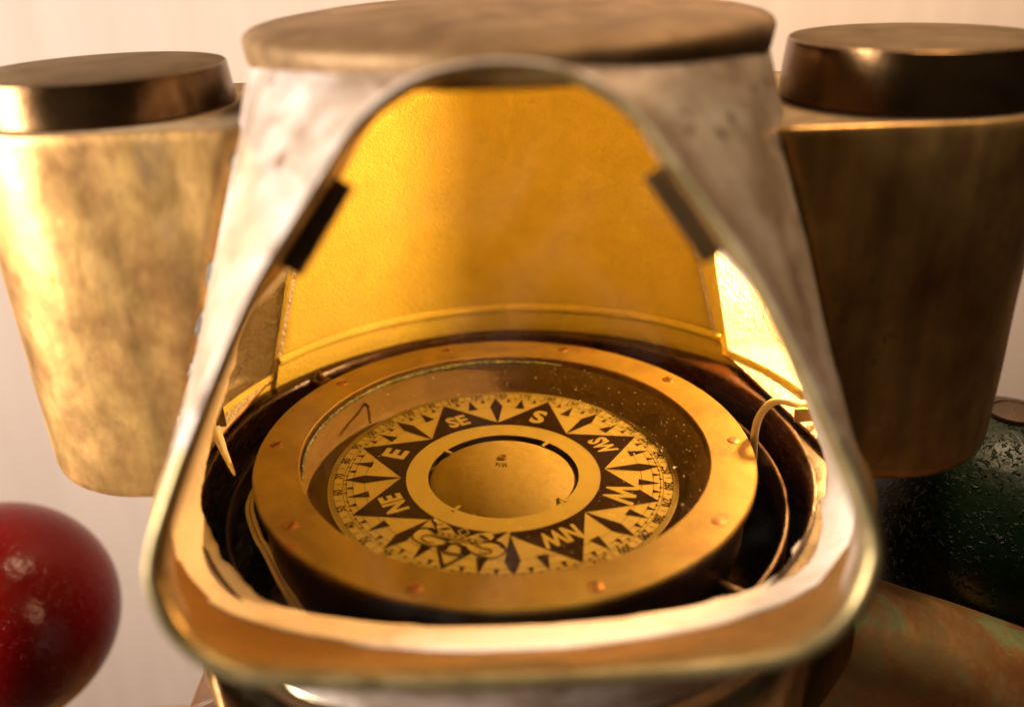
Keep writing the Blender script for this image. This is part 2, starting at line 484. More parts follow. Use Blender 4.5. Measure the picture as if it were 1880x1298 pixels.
# moulded bead round the foot of the inside wall
v, f = [], []
prof = [(.0022, .0135), (.0036, .0125), (.0046, .0105), (.0040, .0085), (.0030, .0078), (.0034, .006), (.0036, -.004), (.0022, -.012)]
a0, a1, n_ = 127.5, 237.5, 80
for i in range(n_+1):
    th = R(a0+(a1-a0)*i/n_)
    for d, z in prof: v.append(hsurf(th, z/H, d))
k_ = len(prof)
for i in range(n_):
    for k in range(k_-1): f.append((i*k_+k, i*k_+k+1, (i+1)*k_+k+1, (i+1)*k_+k))
mesh_obj('foot_bead', v, f, 'cream', hood, HOFF)

# top cap, slightly domed with a rounded overhanging edge
t1 = 1.0
prof = [(1.0165, -.0062), (1.026, -.0045), (1.034, .0005), (1.037, .0030), (1.028, .0050), (1.008, .0064), (.97, .0075), (.8, .0100), (.5, .0120), (.2, .0130), (.0005, .0132)]
v, f = lathe([(r, H+z) for r, z in prof], 120, hrx(1), hry(1), (hxc(1), hyc(1)))
cap = mesh_obj('top_cap', v, f, 'cap', hood, HOFF)
orient(cap, lambda c: Vector((HX, .02, H-.05)))

v, f = lathe([(.0005, H-.0006), (.6, H-.0006), (.985, H-.0006)], 96, hrx(1), hry(1), (hxc(1), hyc(1)))
mesh_obj('inner_ceiling', v, f, 'cream', hood, HOFF)

# window pane and its clips
pl = inset(loop2, .0058)
v = [wp(q, .0085) for q in pl] + [wp(q, .0105) for q in pl]
f = [tuple(range(NL)), tuple(range(NL, 2*NL))[::-1]] + [(i, i+NL, (i+1) % NL+NL, (i+1) % NL) for i in range(NL)]
mesh_obj('window_pane', v, f, 'pane', hood, HOFF, smooth=False)

def clip(q0, q1, wd, d0, d1, inw):
    """flat retaining clip between two points of the window plane"""
    q0, q1 = Vector((*q0, 0)), Vector((*q1, 0))
    n = Vector((*inw, 0)).normalized()*wd
    qs = [q0, q1, q1+n, q0+n]
    v = [wp(q, d0) for q in qs]+[wp(q, d1) for q in qs]
    f = [(3, 2, 1, 0), (4, 5, 6, 7), (0, 1, 5, 4), (1, 2, 6, 5), (2, 3, 7, 6), (3, 0, 4, 7)]
    return bevel(mesh_obj('glass_clip', v, f, 'dark', frame, smooth=False), .0006)
clip((-.0705, .1320), (-.0527, .1595), .0088, .011, .0135, (.83, -.5))
clip((.0690, .131), (.0510, .1585), .0075, .011, .0135, (-.83, -.5))
bc = clip((-.013, -.0012), (.016, -.0012), .0056, .010, .0125, (0, 1)); bc.data.materials[0] = M['frame_in']

# painted putty on the rear of the window collar, torn along its inner edge
v, f = [], []
KP = 8
for i in range(NL):
    q = lip_in[i]; s = q.y; x = q.x
    p0, at_, di = reach(q)
    lowq = max(0, min(1, (.145-s)/.05))
    corner = max(0, 1-abs(abs(x)-.092)/.035)*max(0, 1-abs(s-.022)/.045)
    wd = .0005 + lowq*.0150 + .010*corner*(1.1 if x < 0 else .7)
    wd *= 1.2 + .16*mnoise.noise(Vector((x*60, s*60, 3))) + .11*mnoise.noise(Vector((x*190, s*190, 9))) + .05*mnoise.noise(Vector((x*520, s*520, 4)))
    if x > .09 and s < .030: wd += .006
    d0 = di*(.93-.06*corner) + .0012*mnoise.noise(Vector((x*90, s*90, 20)))
    cin = Vector((HX, 0, .09))
    for a in range(KP+1):
        d = d0+(di+wd-d0)*a/KP
        p = at_(d)
        nin = (Vector((cin.x-p.x, 0, cin.z-p.z))).normalized()
        v.append(p+nin*((.0008 if lowq > 0 else -.0030)+.0009*a/KP*lowq+.0006*mnoise.noise(Vector((x*120, s*120, a*.7)))))
for i in range(NL):
    j = (i+1) % NL
    if min(lip_in[i].y, lip_in[j].y) > .143: continue
    for a in range(KP):
        f.append((i*(KP+1)+a, j*(KP+1)+a, j*(KP+1)+a+1, i*(KP+1)+a+1))
pt = mesh_obj('putty_bead', v, f, 'putty', hood, HOFF)
orient(pt, lambda c: c+(c-Vector((HX, c.y, .09))))
solid(pt, .0014, -1)

# ------------------------------------------------------------------ lamp housings
def housing(sg, cx, cy, lidz, lab, Rk=.060, top=.157):
    Rb = .058
    zs = [(-.003, -.007), (-.0022, -.003), (.0, -.0008), (.004, 0)] + [(.004+(top-.009)*i/10, 0) for i in range(1, 11)] + [(top-.0009, -.0001), (top, -.0009)]
    def xh(y, z):
        t = z/H
        return hxc(t) + sg*hrx(t)*math.sqrt(max(0, 1-((y-hyc(t))/hry(t))**2))
    v, f = [], []; NS, NC = 6, 32
    for z, dr in zs:
        r = Rb+dr
        row = []
        yf = cy-r; xs = xh(yf, z)-sg*.0015
        for k in range(NS): row.append((xs+(cx-xs)*k/NS, yf, z))
        for k in range(NC+1):
            a = -pi/2+pi*k/NC
            row.append((cx+sg*r*cos(a), cy+(r if a < 0 else Rk+dr)*sin(a), z))
        yb = cy+Rk+dr; xs = xh(yb, z)-sg*.0015
        for k in range(1, NS+1): row.append((cx+(xs-cx)*k/NS, yb, z))
        v += row
    m_ = len(row)
    # slight hand-beaten unevenness
    v = [Vector(p)+Vector((p[0]-cx, p[1]-cy, 0)).normalized()*.0006*mnoise.noise(Vector(p)*28) for p in v]
    for i in range(len(zs)-1):
        for k in range(m_-1): f.append((i*m_+k, i*m_+k+1, (i+1)*m_+k+1, (i+1)*m_+k))
    f.append(tuple(range(m_))); f.append(tuple((len(zs)-1)*m_+k for k in range(m_)))
    body = mesh_obj('lamp_housing', v, f, ['lamp', 'lamp_in', 'shoulder'], hood, HOFF, fmats=[0]*(len(f)-1)+[2])
    bb = bmesh.new(); bb.from_mesh(body.data); bmesh.ops.recalc_face_normals(bb, faces=bb.faces); bb.to_mesh(body.data); bb.free()
    orient(body, lambda c: Vector((cx, cy, c.z if .01 < c.z < .14 else .08)))
    solid(body, .0018, -1, 1); sharp(body, 50)
    body['label'] = lab
    # lid: shallow flared cap with crisp top edge
    lx = cx
    pr = [(.0460, top+.0002), (.0532, top+.0004), (.0537, top+.0010), (.0532, lidz-.012), (.0520, lidz-.0012), (.0518, lidz-.0004), (.0512, lidz), (.03, lidz+.0008), (.0005, lidz+.001)]
    vv, ff = lathe(pr, 96, 1, 1, (lx, cy))
    ld = mesh_obj('lid', vv, ff, ['lid', 'lid_top'], body, fmats=[0, 0, 0, 0, 0, 0, 1, 1]*96); orient(ld, lambda c: Vector((lx, cy, .12))); sharp(ld, 40)
    # soldered seam where the housing meets the hood
    pts, rr = [], []
    for k in range(90):
        z = .0+(top-.002)*k/89
        y = cy-Rb-.0004
        pts.append((xh(y, z)+sg*.0005+.0022*mnoise.noise(Vector((z*90, sg*3, 1)))+.0010*mnoise.noise(Vector((z*400, sg*3, 1))), y-.0003, z))
        rr.append(.0009+.0013*max(0, mnoise.noise(Vector((z*130, sg*7, 5))))+.0012*abs(mnoise.noise(Vector((z*420, sg*7, 5)))))
    vv, ff = tube(pts, rr, 8)
    mesh_obj('solder_seam', vv, ff, 'solder', body)
    return body
housing(-1, -.166, .022, .1795, 'lamp housing on the left, golden and brightly lit', .060, .1625)
housing(1, .179, .016, .1815, 'lamp housing on the right, dark brown in shade', .080)

# ------------------------------------------------------------------ binnacle stand
stand = empty('binnacle_stand', (0, 0, -1.0), 'round dark binnacle stand with polished rim holding the compass under the hood', 'binnacle stand')
SOFF = -Vector(stand.location)
v, f = lathe([(.0005, -.115), (.120, -.115), (.140, -.112), (.1435, -.10), (.1440, -.03), (.1432, -.013), (.1440, -.007), (.1458, -.0045), (.1465, -.0075), (.1465, -.019)], 128)
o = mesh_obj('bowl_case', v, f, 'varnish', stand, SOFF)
v, f = lathe([(.1465, -.0180), (.1540, -.0184), (.1565, -.0200), (.1565, -.0260), (.1535, -.0285), (.1535, -.036), (.1560, -.040), (.1570, -.060), (.1560, -.085), (.1535, -.110), (.150, -.128), (.145, -.138)], 128)
o = mesh_obj('collar', v, f, 'pedestal', stand, SOFF)
lv, lf = [], []
for i in range(128):
    a = 2*pi*i/128
    t_ = -.0065/H
    e = Vector((HX+(hrx(t_)-.0026)*cos(a), (hry(t_)-.0026)*sin(a), -.0062))
    lv += [(.1452*cos(a), .1452*sin(a), -.0066), (.1475*cos(a), .1475*sin(a), -.0060) if e.xy.length > .1480 else tuple(e*.999), tuple(e)]
for i in range(128):
    j = (i+1) % 128
    lf += [(3*i, 3*j, 3*j+1, 3*i+1), (3*i+1, 3*j+1, 3*j+2, 3*i+2)]
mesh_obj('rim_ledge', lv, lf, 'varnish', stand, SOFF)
bv = [(-.148, -.128), (-.172, -.139), (-.184, -.165), (-.195, -.22), (-.20, -.32), (-.148, -.32)]
nb_ = len(bv)
v = [(x, -.03, z) for x, z in bv]+[(x, .05, z) for x, z in bv]
f = [tuple(range(nb_)), tuple(range(nb_, 2*nb_))[::-1]]+[(k, k+nb_, (k+1) % nb_+nb_, (k+1) % nb_) for k in range(nb_)]
bevel(mesh_obj('bracket', v, f, 'wood', stand, SOFF, smooth=False), .003)
v, f = lathe([(.140, -.134), (.150, -.136), (.152, -.20), (.152, -.5), (.17, -.9), (.20, -.96), (.20, -1.0)], 12)
o = mesh_obj('pedestal', v, f, 'wood', stand, SOFF, smooth=False)

def arm(p0, p1, ry, rz, lab):
    """half-round copper saddle running out from the stand"""
    p0, p1 = Vector(p0), Vector(p1); v, f = [], []
    n, m_ = 22, 16
    d = (p1-p0).normalized(); side = Vector((0, 0, 1)).cross(d).normalized(); upv = d.cross(side)
    for i in range(n+1):
        c = p0.lerp(p1, i/n)
        for k in range(m_+1):
            a = pi*k/m_
            p = c+side*ry*cos(a)+upv*rz*sin(a)**.8
            v.append(p+upv*.0008*mnoise.noise(p*40))
        v.append(c-side*ry-upv*.05); v.append(c+side*ry-upv*.05)
    w_ = m_+3
    for i in range(n):
        for k in range(w_):
            l = (k+1) % w_
            f.append((i*w_+k, (i+1)*w_+k, (i+1)*w_+l, i*w_+l))
    f += [tuple(range(w_)), tuple(n*w_+k for k in range(w_))[::-1]]
    a = mesh_obj('sphere_arm', v, f, 'arm', stand, SOFF)
    bb = bmesh.new(); bb.from_mesh(a.data); bmesh.ops.recalc_face_normals(bb, faces=bb.faces); bb.to_mesh(a.data); bb.free()
    sharp(a, 40); a['label'] = lab
    return a
RS, GS = Vector((-.3400, .0900, -.1729)), Vector((.2748, .0423, -.0910))
SR = .074
arm((.146, -.045, -.083), (.42, -.045, -.198), .034, .030, 'mottled copper arm under the green sphere')
arm((-.150, .09, -.305), (-.42, .09, -.315), .04, .022, 'copper arm under the red sphere')

def ball(name, c, r, mat, lab, armz, cap=True):
    root = empty(name, (c.x, c.y, armz), lab, 'sphere', 'painted iron compass-correcting spheres')
    off = c-Vector((c.x, c.y, armz))
    v, f = lathe([(max(.0003, r*cos(a)), r*sin(a)) for a in [(-pi/2+pi*k/64) for k in range(65)]], 96)
    b_ = mesh_obj('ball', v, f, mat, root, off)
    orient(b_, lambda p: Vector((0, 0, 0)))
    zc = r
    v, f = lathe([(.0135, zc-.004), (.0138, zc-.0005), (.0130, zc+.0010), (.0112, zc+.0013), (.0104, zc+.0004), (.0095, zc+.0006), (.0005, zc+.001)], 48)
    sharp(mesh_obj('screw_cap', v, f, 'gimbal', root, off), 40)
    v, f = lathe([(.014, -off.z-.004), (.014, -r+.006)], 32)
    mesh_obj('spindle', v, f, 'gimbal', root, off)
ball('correcting_sphere', RS, SR, 'red', 'glossy red painted sphere at the lower left edge', -.288)
ball('correcting_sphere', GS, SR, 'green', 'dark green blistered sphere behind the right lamp housing', -.172)

# ------------------------------------------------------------------ compass
comp = empty('compass', (0, 0, 0), 'brass ship compass with a printed card under round glass', 'compass')
comp.rotation_euler = (0, R(1.35), 0)
RO, RI = .120, .0985
v, f = lathe([(RI, -.0045), (RI, -.0006), (RI+.0006, 0), (RO-.0008, 0), (RO, -.0010), (RO, -.0045), (RO-.001, -.0060), (RI+.012, -.0065)], 160)
fm = []
for i in range(160): fm += [1, 0, 0, 0, 1, 1, 1]
bez = sharp(mesh_obj('bezel', v, f, ['bezel', 'bezel_edge'], comp, fmats=fm), 30)
orient(bez, lambda c: Vector((c.x, c.y, 0)).normalized()*.109+Vector((0, 0, -.004)))
v, f = lathe([(.1165, -.006), (.1165, -.03), (.112, -.055), (.095, -.078), (.06, -.09), (.0005, -.094)], 96)
mesh_obj('bowl', v, f, 'bowl_out', comp)
v, f = lathe([(RI+.0005, -.0035), (RI+.0005, -.020), (RI-.003, -.030), (RI-.012, -.034), (.0005, -.034)], 128)
mesh_obj('bowl_lining', v, f, 'bowl_in', comp)
n = 96
v = [(RI*1.002*cos(2*pi*i/n), RI*1.002*sin(2*pi*i/n), -.0042) for i in range(n)]+[(RI*1.002*cos(2*pi*i/n), RI*1.002*sin(2*pi*i/n), -.0058) for i in range(n)]
f = [tuple(range(n)), tuple(range(n, 2*n))[::-1]]
cglass = mesh_obj('cover_glass', v, f, 'compass_glass', comp, smooth=False)

# ten slotted screws
base_screw = None
for k in range(10):
    a = R(179.5-36*k)
    if base_screw is None:
        v, f = lathe([(.0031, -.0002), (.0031, .00012), (.0028, .0003), (.0002, .00035)], 24)
        scr = mesh_obj('screw', v, f, 'screw', bez); base_screw = scr
        v, f = boxv(-.0028, .0028, -.0006, .0006, .0002, .00042)
        sl = mesh_obj('slot', v, f, 'slot', bez, smooth=False); base_slot = sl
    else:
        scr = base_screw.copy(); col.objects.link(scr); scr.parent = bez
        sl = base_slot.copy(); col.objects.link(sl); sl.parent = bez
    scr.location = (.1120*cos(a), .1120*sin(a), 0); sl.location = scr.location
    sl.rotation_euler = (0, 0, random.uniform(0, pi))

# verdigris crust along the inner edge
J = Join(); pts = []; rr = []
for k in range(260):
    a = R(70+125*k/259)
    env = sin(pi*k/259)**.5
    nz_ = mnoise.noise(Vector((a*40, 2, 0)))
    pts.append(((RI-.0010+.0007*nz_)*cos(a), (RI-.0010+.0007*nz_)*sin(a), -.0034+.0005*mnoise.noise(Vector((a*55, 5, 1)))))
    rr.append(.0004+env*(.0008+.0009*max(0, mnoise.noise(Vector((a*30, 8, 3))))))
v, f = tube(pts, rr, 8)
mesh_obj('verdigris_crust', v, f, 'verdigris', comp)

# lubber pin in the bowl
v, f = tube([(-.0885, .0640, -.020), (-.0875, .0668, -.011), (-.0865, .0677, -.0102), (-.0762, .0597, -.0105), (-.0752, .0587, -.0112), (-.0724, .0440, -.0125)], .0009, 8)
mesh_obj('lubber_pin', v, f, 'dark', comp)

# dust on the cover glass
J = Join()
for k in range(420):
    a = random.gauss(R(10), R(55)); r = RI*math.sqrt(random.uniform(.30, .985))
    if random.random() < .25: a = random.uniform(0, 2*pi)
    x, y = r*cos(a), r*sin(a)
    s = random.choice([.00013, .00017, .00022, .00028]) * (2.6 if random.random() < .02 else 1)
    n_ = 5; ph = random.random()*6
    vs = [(x+s*cos(ph+2*pi*i/n_)*random.uniform(.6, 1.3), y+s*sin(ph+2*pi*i/n_)*random.uniform(.6, 1.3), -.0040) for i in range(n_)]+[(x, y, -.0040+s*.8)]
    J.add(vs, [(i, (i+1) % n_, n_) for i in range(n_)])
du = mesh_obj('dust', J.v, J.f, 'dust', cglass); du['kind'] = 'stuff'

# card: local +Y is north, turned on the pivot
RC = .0863; ZC = -.018
def ringmesh(r0, r1, z, n=180):
    v, f = [], []
    for i in range(n):
        a = 2*pi*i/n
        v += [(r0*cos(a), r0*sin(a), z), (r1*cos(a), r1*sin(a), z)]
    for i in range(n):
        j = (i+1) % n
        f.append((2*i, 2*i+1, 2*j+1, 2*j))
    return v, f
v, f = lathe([(.0375, -.0004), (.0375, 0), (RC, 0), (RC, -.0004)], 180, close=True)
card = sharp(mesh_obj('card', v, f, 'paper', comp, (-.001, .0005, ZC)), 30)
orient(card, lambda c: Vector((c.x, c.y, -.01)))
card.rotation_euler = (0, 0, R(250.5-90))
ZP = .00018
def pol(r, b, z=ZP): return (RC*r*sin(R(b)), RC*r*cos(R(b)), z)

# degree scale: one-degree ticks and dashes between the figures
J = Join()
def tick(b, r0, r1, wd, z=ZP):
    d = R(b); ux, uy = sin(d), cos(d); px, py = cos(d)*wd/2, -sin(d)*wd/2
    J.add([(RC*r0*ux-px, RC*r0*uy-py, z), (RC*r0*ux+px, RC*r0*uy+py, z), (RC*r1*ux+px, RC*r1*uy+py, z), (RC*r1*ux-px, RC*r1*uy-py, z)], [(0, 1, 2, 3)])
for b in range(360): tick(b, .970, .996, .00044)
for b in range(5, 360, 10): tick(b, .928, .960, .0004)
for r in (.968, .916, .898, .859, .793):
    if r in (.859, .793): rr_ = (r-.0012, r+.0012)
    else: rr_ = (r-.0014, r+.0014)
    J.add(*ringmesh(RC*rr_[0], RC*rr_[1], ZP*.8))
mesh_obj('degree_scale', J.v, J.f, 'line', card, smooth=False)

# small pointers between the main points
J = Join()
for i in range(128):
    b = i*360/128
    if i % 8 == 0: continue
    if i % 4 == 0: r0, r1, wd = .775, .900, 4.6
    elif i % 2 == 0: r0, r1, wd = .857, .908, 2.1
    else: r0, r1, wd = .893, .916, 1.15
    J.add([pol(r0, b-wd/2), pol(r1, b), pol(r0, b+wd/2)], [(0, 1, 2)])
mesh_obj('quarter_points', J.v, J.f, 'ink', card, smooth=False)

def rose_point(b, tip=.905):
    v = [pol(tip, b)]
    n = 12
    e0, e1 = pol(.588, b-22.5), pol(.588, b+22.5)
    v += [e1]
    for k in range(n+1): v.append(pol(.560, b+22.5-45*k/n))
    v += [e0]
    # fan from the tip keeps it a clean star point
    f = [(0, i, i+1) for i in range(1, len(v)-1)]
    return v, f
for b in (45, 90, 135, 180, 225, 270, 315):
    v, f = rose_point(b); mesh_obj('rose_point', v, f, 'ink', card, smooth=False)
for k in range(8):
    b = 22.5+45*k
    v = [pol(.915, b, ZP*1.3), pol(.800, b+2.9, ZP*1.3), pol(.586, b, ZP*1.3), pol(.800, b-2.9, ZP*1.3)]
    mesh_obj('rose_diamond', v, [(0, 1, 2, 3)], 'ink', card, smooth=False)

# lettering
def text_mesh(s, size, sx=1.0, fat=0.0):
    cu = bpy.data.curves.new('lettering', 'FONT'); cu.body = s; cu.size = 1; cu.align_x = 'CENTER'; cu.resolution_u = 3; cu.offset = fat
    ob = bpy.data.objects.new('lettering', cu); col.objects.link(ob)
    dg = bpy.context.evaluated_depsgraph_get()
    me = bpy.data.meshes.new_from_object(ob.evaluated_get(dg))
    vs = [x.co.copy() for x in me.vertices]; fs = [tuple(p.vertices) for p in me.polygons]
    bpy.data.objects.remove(ob); bpy.data.meshes.remove(me); bpy.data.curves.remove(cu)
    y0 = min(x.y for x in vs); y1 = max(x.y for x in vs)
    x0 = min(x.x for x in vs); x1 = max(x.x for x in vs)
    k = size/(y1-y0)
    return [((x.x-(x0+x1)/2)*k*sx, (x.y-y0)*k, 0) for x in vs], fs
def place(vs, b, r, z, bend=True):
    out = []
    for x, y, _ in vs:
        rad = RC*r+y
        if bend:
            ang = R(b)+x/(RC*r+.002); out.append((rad*sin(ang), rad*cos(ang), z))
        else:
            out.append((rad*sin(R(b))+x*cos(R(b)), rad*cos(R(b))-x*sin(R(b)), z))
    return out
for b, s, sz, r, sx in ((45, 'NE', .0105, .605, .80), (90, 'E', .0120, .612, 1.05), (135, 'SE', .0108, .605, .84), (180, 'S', .0135, .605, .92), (225, 'SW', .0105, .605, .68),
                (270, 'W', .0145, .598, .72), (315, 'NW', .0108, .605, .72)):
    vs, fs = text_mesh(s, sz*1.06, sx, .042)
    mesh_obj('letters', place(vs, b, r, ZP*2.2, False), fs, 'paper', card, smooth=False)
J = Join()
for d in range(0, 360, 10):
    vs, fs = text_mesh(str(d), .0043, .86, .02)
    J.add(place(vs, d, .9195, ZP), fs)
mesh_obj('degree_figures', J.v, J.f, 'ink', card, smooth=False)

# north emblem (scrolled fleur), traced as strokes in card millimetres: u sideways, v outward
G = dict(
 lbar=[(-20.13, 44.85), (-16.02, 50.77), (-13.05, 54.85), (-10.04, 58.34)],
 lleaf_in=[(-13.04, 53.37), (-11.65, 51.49), (-9.04, 50.23), (-7.47, 51.01), (-9.81, 52.92)],
 lpetal_top=[(-19.37, 45.14), (-15.29, 45.76), (-10.87, 47.26), (-6.91, 50.11), (-3.16, 53.68)],
 lpetal_hook=[(-15.18, 50.52), (-15.19, 49.02), (-12.09, 48.12)],
 lscroll=[(-12.59, 56.67), (-16.76, 53.47), (-19.93, 54.14), (-22.22, 56.78), (-22.49, 60.04), (-20.61, 62.86), (-16.61, 64.54), (-12.72, 65.05), (-9.37, 64.3), (-6.56, 62.31), (-5.06, 59.27)],
 lspir=[(-10.8, 62.37), (-13.53, 63.17), (-15.98, 62.46), (-17.55, 61.01), (-17.01, 59.4), (-14.8, 58.04), (-12.05, 57.96), (-9.5, 58.9)],
 diam=[(-3.61, 51.37), (-2.26, 48.51), (1.82, 51.5), (-1.22, 54.32)],
 rpetal_top=[(1.36, 53.09), (4.38, 49.78), (8.2, 47.69), (12.26, 46.26), (16.56, 45.5)],
 rleaf_in=[(5.91, 52.24), (7.16, 50.67), (9.91, 51.56), (12.33, 53.25), (10.07, 53.67)],
 rhook=[(11.0, 47.85), (13.12, 48.69), (14.08, 52.26)],
 rscroll=[(8.94, 54.71), (11.7, 53.19), (15.2, 52.88), (18.8, 54.66), (20.88, 57.31), (20.82, 60.55), (18.42, 63.74), (14.98, 64.75), (9.87, 64.44), (5.65, 62.7), (3.04, 60.21)],
 rspir=[(10.32, 62.48), (13.37, 62.73), (15.35, 61.69), (15.36, 60.08), (13.58, 59.22), (10.66, 59.38), (7.5, 58.9)],
 darc=[(-3.99, 65.98), (-3.96, 62.72), (-2.28, 60.12), (0.85, 60.38), (2.94, 63.03), (3.69, 66.48)],
)
def loc2(u, v_, z): return (-u*.001, v_*.001, z)
def ribbon(J, pts, wd, z, smooth=True, taper=False):
    P = spline([(a, b_, 0) for a, b_ in pts], 6) if smooth else [Vector((a, b_, 0)) for a, b_ in pts]
    v = []
    for i, p in enumerate(P):
        t = (P[min(i+1, len(P)-1)]-P[max(i-1, 0)]).normalized(); nn = Vector((-t.y, t.x, 0))
        ww = wd/2*(1 if not taper else (.35+.65*sin(pi*i/(len(P)-1))))
        v += [loc2(*(p+nn*ww).xy, z), loc2(*(p-nn*ww).xy, z)]
    J.add(v, [(2*i, 2*i+1, 2*i+3, 2*i+2) for i in range(len(P)-1)])
def poly(J, pts, z):
    J.add([loc2(a, b_, z) for a, b_ in pts], [tuple(range(len(pts)))])
JD, JL = Join(), Join()
# dark ground next to the inner ring, with petals standing out light on it
gr = [(RC*1000*.560*sin(R(a)), RC*1000*.560*cos(R(a))) for a in range(-22, 23, 2)]
poly(JD, [(-20.5, 45.2)]+[(-16, 50.5), (-12.6, 54.8), (-9.5, 58.6), (-5.5, 60.2), (-3.5, 56.6), (3.2, 57.0), (5.2, 58.4), (9.0, 57.2), (9.5, 54.4), (14.5, 52.6), (17.4, 46.0)]+gr[::-1], ZP)
zl = ZP*1.6
poly(JL, [(-18.2, 45.9), (-15.0, 46.5), (-11.0, 47.9), (-7.4, 50.5), (-4.0, 54.0), (-4.4, 56.2), (-8, 55.9), (-12.3, 54.4), (-14.2, 51.6), (-14.6, 50.0), (-12.0, 49.2), (-12.2, 48.6), (-15.0, 49.3)], zl)
poly(JL, [(15.8, 46.2), (12.3, 47.0), (8.5, 48.5), (5.0, 50.6), (2.2, 53.6), (2.6, 56.2), (6, 56.0), (9.2, 54.6), (12.6, 53.0), (13.0, 50.0), (11.2, 48.6), (12.2, 48.3)], zl)
zd = ZP*2.2
poly(JD, G['lleaf_in'], zd); poly(JD, G['rleaf_in'], zd)
ribbon(JD, G['lscroll'], .85, ZP*1.2); ribbon(JD, G['rscroll'], .85, ZP*1.2)
ribbon(JD, G['lspir'], .7, zd); ribbon(JD, G['rspir'], .7, zd)
ribbon(JD, [(-16.9, 53.4), (-14.5, 54.0), (-12.2, 56.0)], 2.0, ZP*1.15); ribbon(JD, [(9.2, 55.0), (13, 53.6), (17.0, 53.8), (19.6, 56.0)], 1.8, ZP*1.15)
ribbon(JD, [(-8.1, 64.4), (-.8, 76.9)], 1.6, ZP, False); ribbon(JD, [(-.8, 76.9), (6.8, 63.9)], 1.6, ZP, False)
ribbon(JD, [(-4.6, 67.2), (4.0, 66.95)], 1.0, zd, False); ribbon(JD, G['darc'], 1.2, zd)
poly(JD, [(-8.4, 64.6), (-5.0, 60.3), (-2.6, 59.6), (-4.2, 62.4), (-4.6, 66.5), (-6.0, 67.6)], ZP*1.05)
poly(JD, [(7.0, 64.0), (3.0, 60.2), (1.0, 59.9), (3.0, 62.6), (4.2, 66.6), (5.2, 66.8)], ZP*1.05)
# banded cross bar and lozenge
poly(JL, [(-12.6, 54.2), (9.2, 54.1), (9.6, 57.4), (-10.4, 58.0)], ZP*2.6)
zb = ZP*3.2
ribbon(JD, [(-12.3, 54.9), (9.2, 54.8)], .35, zb, False); ribbon(JD, [(-10.3, 57.3), (9.3, 56.8)], .35, zb, False)
for u in (-9.4, -6.3, -3.3, -.1, 3.3, 6.4): ribbon(JD, [(u-.75, 56.05), (u+.75, 56.0)], .95, zb, False)
dm = [Vector((a, b_, 0)) for a, b_ in [(-3.7, 51.4), (-1.4, 48.6), (1.5, 51.4), (-1.0, 54.2)]]
for i in range(4):
    a, b_ = dm[i], dm[(i+1) % 4]; ribbon(JL, [a.xy, b_.xy], .55, ZP*2.4, False)
mesh_obj('north_emblem_dark', JD.v, JD.f, 'ink', card, smooth=False)
mesh_obj('north_emblem_light', JL.v, JL.f, 'paper', card, smooth=False)

# float dome with pivot nub, number and card tabs
Rd, hd = .0366, .0125
Rs = (Rd*Rd+hd*hd)/(2*hd)
prof = []
for k in range(25):
    a = math.asin(Rd/Rs)*(1-k/24)
    prof.append((max(.0002, Rs*sin(a)), Rs*cos(a)-(Rs-hd)))
v, f = lathe([(Rd, -.006)]+prof, 96)
dome = mesh_obj('float_dome', v, f, 'dome', comp, (-.0012, -.0008, ZC-.0026)); orient(dome, lambda c: Vector((0, 0, -.03)))
v, f = lathe([(.0026, hd-.0008), (.0025, hd+.0004), (.0018, hd+.0010), (.0012, hd+.0011), (.0010, hd+.0005), (.0002, hd+.0006)], 32)
mesh_obj('pivot_nub', v, f, 'bezel', dome)
vs, fs = text_mesh('3516.', .0030, .9, .02)
out = []
for x, y, _ in vs:
    a = -pi/2-.18; # number set upside down toward the viewer, curved round the nub
    rad = .0078-.0030+y; an = a-x/.0075
    px, py = rad*cos(an), rad*sin(an)
    out.append((px, py, math.sqrt(Rs*Rs-px*px-py*py)-(Rs-hd)+.00012))
mesh_obj('number', out, fs, 'ink', dome, smooth=False)
for a in (60, 150, 240, 330):
    d = R(a-8); x, y = cos(d), sin(d)
    v = []
    for r, hw in ((.0385, .0011), (.0335, .0006)):
        for sgn in (-1, 1): v.append((r*x-sgn*hw*y, r*y+sgn*hw*x, 0.0030 if r > .035 else .0032))
    for r, hw in ((.0385, .0011), (.0335, .0006)):
        for sgn in (-1, 1): v.append((r*x-sgn*hw*y, r*y+sgn*hw*x, .0025))
    mesh_obj('tab', v, [(0, 1, 3, 2), (4, 6, 7, 5), (0, 4, 5, 1), (2, 3, 7, 6), (0, 2, 6, 4), (1, 5, 7, 3)], 'paper', dome, smooth=False)

# ------------------------------------------------------------------ gimbal ring
gim = empty('gimbal_ring', (0, 0, -.030), 'thin bronze gimbal ring in the dark gap round the compass', 'gimbal ring')
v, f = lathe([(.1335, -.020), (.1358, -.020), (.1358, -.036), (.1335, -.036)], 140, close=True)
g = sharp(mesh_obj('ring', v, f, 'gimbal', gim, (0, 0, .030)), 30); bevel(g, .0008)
for a in (0, 180):
    zz = -.018 if a == 0 else -.030
    v, f = tube([(.1145*cos(R(a+140)), .1145*sin(R(a+140)), zz), (.1345*cos(R(a+140)), .1345*sin(R(a+140)), zz)], .0035, 14)
    mesh_obj('pivot_pin', v, f, 'gimbal', gim, (0, 0, .030))
for a in (50, 230):
    v, f = tube([(.1335*cos(R(a)), .1335*sin(R(a)), -.020), (.1445*cos(R(a)), .1445*sin(R(a)), -.020)], .004, 14)
    mesh_obj('pivot_pin', v, f, 'gimbal', gim, (0, 0, .030))

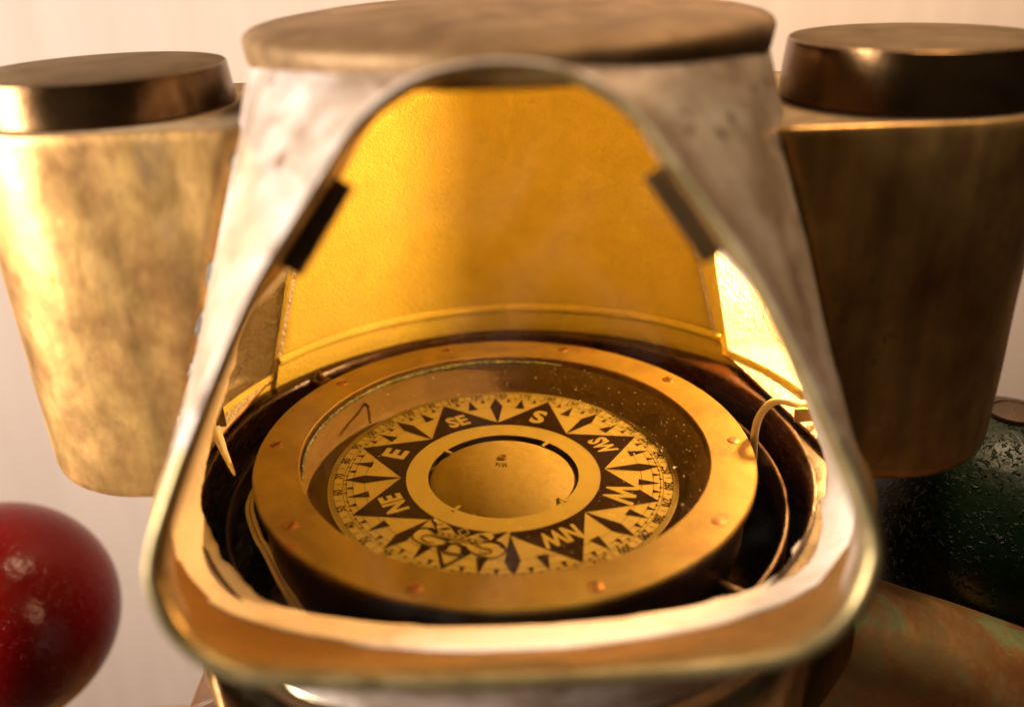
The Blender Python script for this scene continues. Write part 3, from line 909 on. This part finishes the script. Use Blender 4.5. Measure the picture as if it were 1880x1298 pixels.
v, f = boxv(-.006, .006, -.0045, .0045, -.004, .0045)
kb = bevel(mesh_obj('pivot_block', v, f, 'bowl_out', gim, (-.1075, .0905, .030-.011), smooth=False), .0012); kb.rotation_euler = (0, 0, R(140))
v, f = lathe([(.0022, 0), (.0022, .003), (.0014, .0042), (.0002, .0044)], 16)
mesh_obj('pivot_screw', v, f, 'bowl_out', gim, (-.1075, .0905, .030-.0065))

# ------------------------------------------------------------------ cables, tag, lamp bulb, bracket strip
pts = spline([(.128, .016, -.03), (.1235, .004, -.004), (.1240, .001, .009), (.1286, 0, .0168), (.135, 0, .0180), (.1445, .004, .0135), (.160, .016, .010), (.170, .035, .012)], 8)
v, f = tube(pts, .0019, 12)
tag(mesh_obj('lamp_cable', v, f, 'cable'), 'single cream cable arching out beside the bright lamp opening on the right', 'cable', 'lamp cables')
base = spline([(-.1300, .012, -.030), (-.1285, -.0055, -.030), (-.1195, -.0265, -.031), (-.1110, -.0420, -.029), (-.0994, -.0627, -.030), (-.0890, -.0790, -.034), (-.080, -.094, -.045)], 10)
J = Join()
for s in (-1, 1):
    v, f = tube([(p.x+s*.0011, p.y+s*.0006, p.z) for p in base], .0012, 10); J.add(v, f)
tag(mesh_obj('twin_flex', J.v, J.f, 'cable'), 'pale twin flex lying in the dark gap left of the compass', 'cable', 'lamp cables')
v, f = boxv(.1395, .1530, -.004, -.0025, .008, .0155)
tag(bevel(mesh_obj('cable_tag', v, f, 'tag', smooth=False), .0004), 'small brass plate by the arching cable below the right lamp opening', 'plate')
# bright metal tongue and dark hinge strip on the left
J = Join(); P = spline([(-.1500, .0262, .000), (-.1430, .0115, .0006), (-.1365, -.002, .0004), (-.1290, -.0152, -.003)], 8)
for i, p in enumerate(P):
    wd = .0022*(1-i/(len(P)-1))**.7+.0004
    J.v += [(p.x-wd, p.y-wd*.5, p.z), (p.x+wd, p.y+wd*.5, p.z), (p.x-wd, p.y-wd*.5, p.z-.0008), (p.x+wd, p.y+wd*.5, p.z-.0008)]
for i in range(len(P)-1):
    a, b_ = 4*i, 4*i+4
    J.f += [(a, a+1, b_+1, b_), (a+2, b_+2, b_+3, a+3), (a, b_, b_+2, a+2), (a+1, a+3, b_+3, b_+1)]
tag(mesh_obj('spring_tongue', J.v, J.f, 'putty'), 'curved pale metal tongue on the dark rim left of the compass', 'spring')
v, f = boxv(-.1495, -.1445, .028, .0295, -.0068, .0175)
tag(bevel(mesh_obj('hinge_strip', v, f, 'dark', smooth=False), .0003), 'short dark upright strip at the left lamp opening', 'hinge')

lamp = empty('light_bulb', (.190, .064, .0), 'glowing bulb inside the right lamp housing', 'light bulb')
bx, by, bz = .190, .062, .092
v, f = lathe([(.0002, bz+.0095), (.0048, bz+.0083), (.0083, bz+.0048), (.0095, bz), (.0083, bz-.0048), (.0060, bz-.0085), (.005, bz-.013)], 24, c=(bx, by))
mesh_obj('envelope', v, f, 'bulb', lamp, -Vector(lamp.location))
v, f = lathe([(.0052, bz-.012), (.0060, bz-.014), (.0060, bz-.030), (.0030, bz-.034), (.0030, .0)], 20, c=(bx, by))
mesh_obj('screw_base', v, f, 'tag', lamp, -Vector(lamp.location))
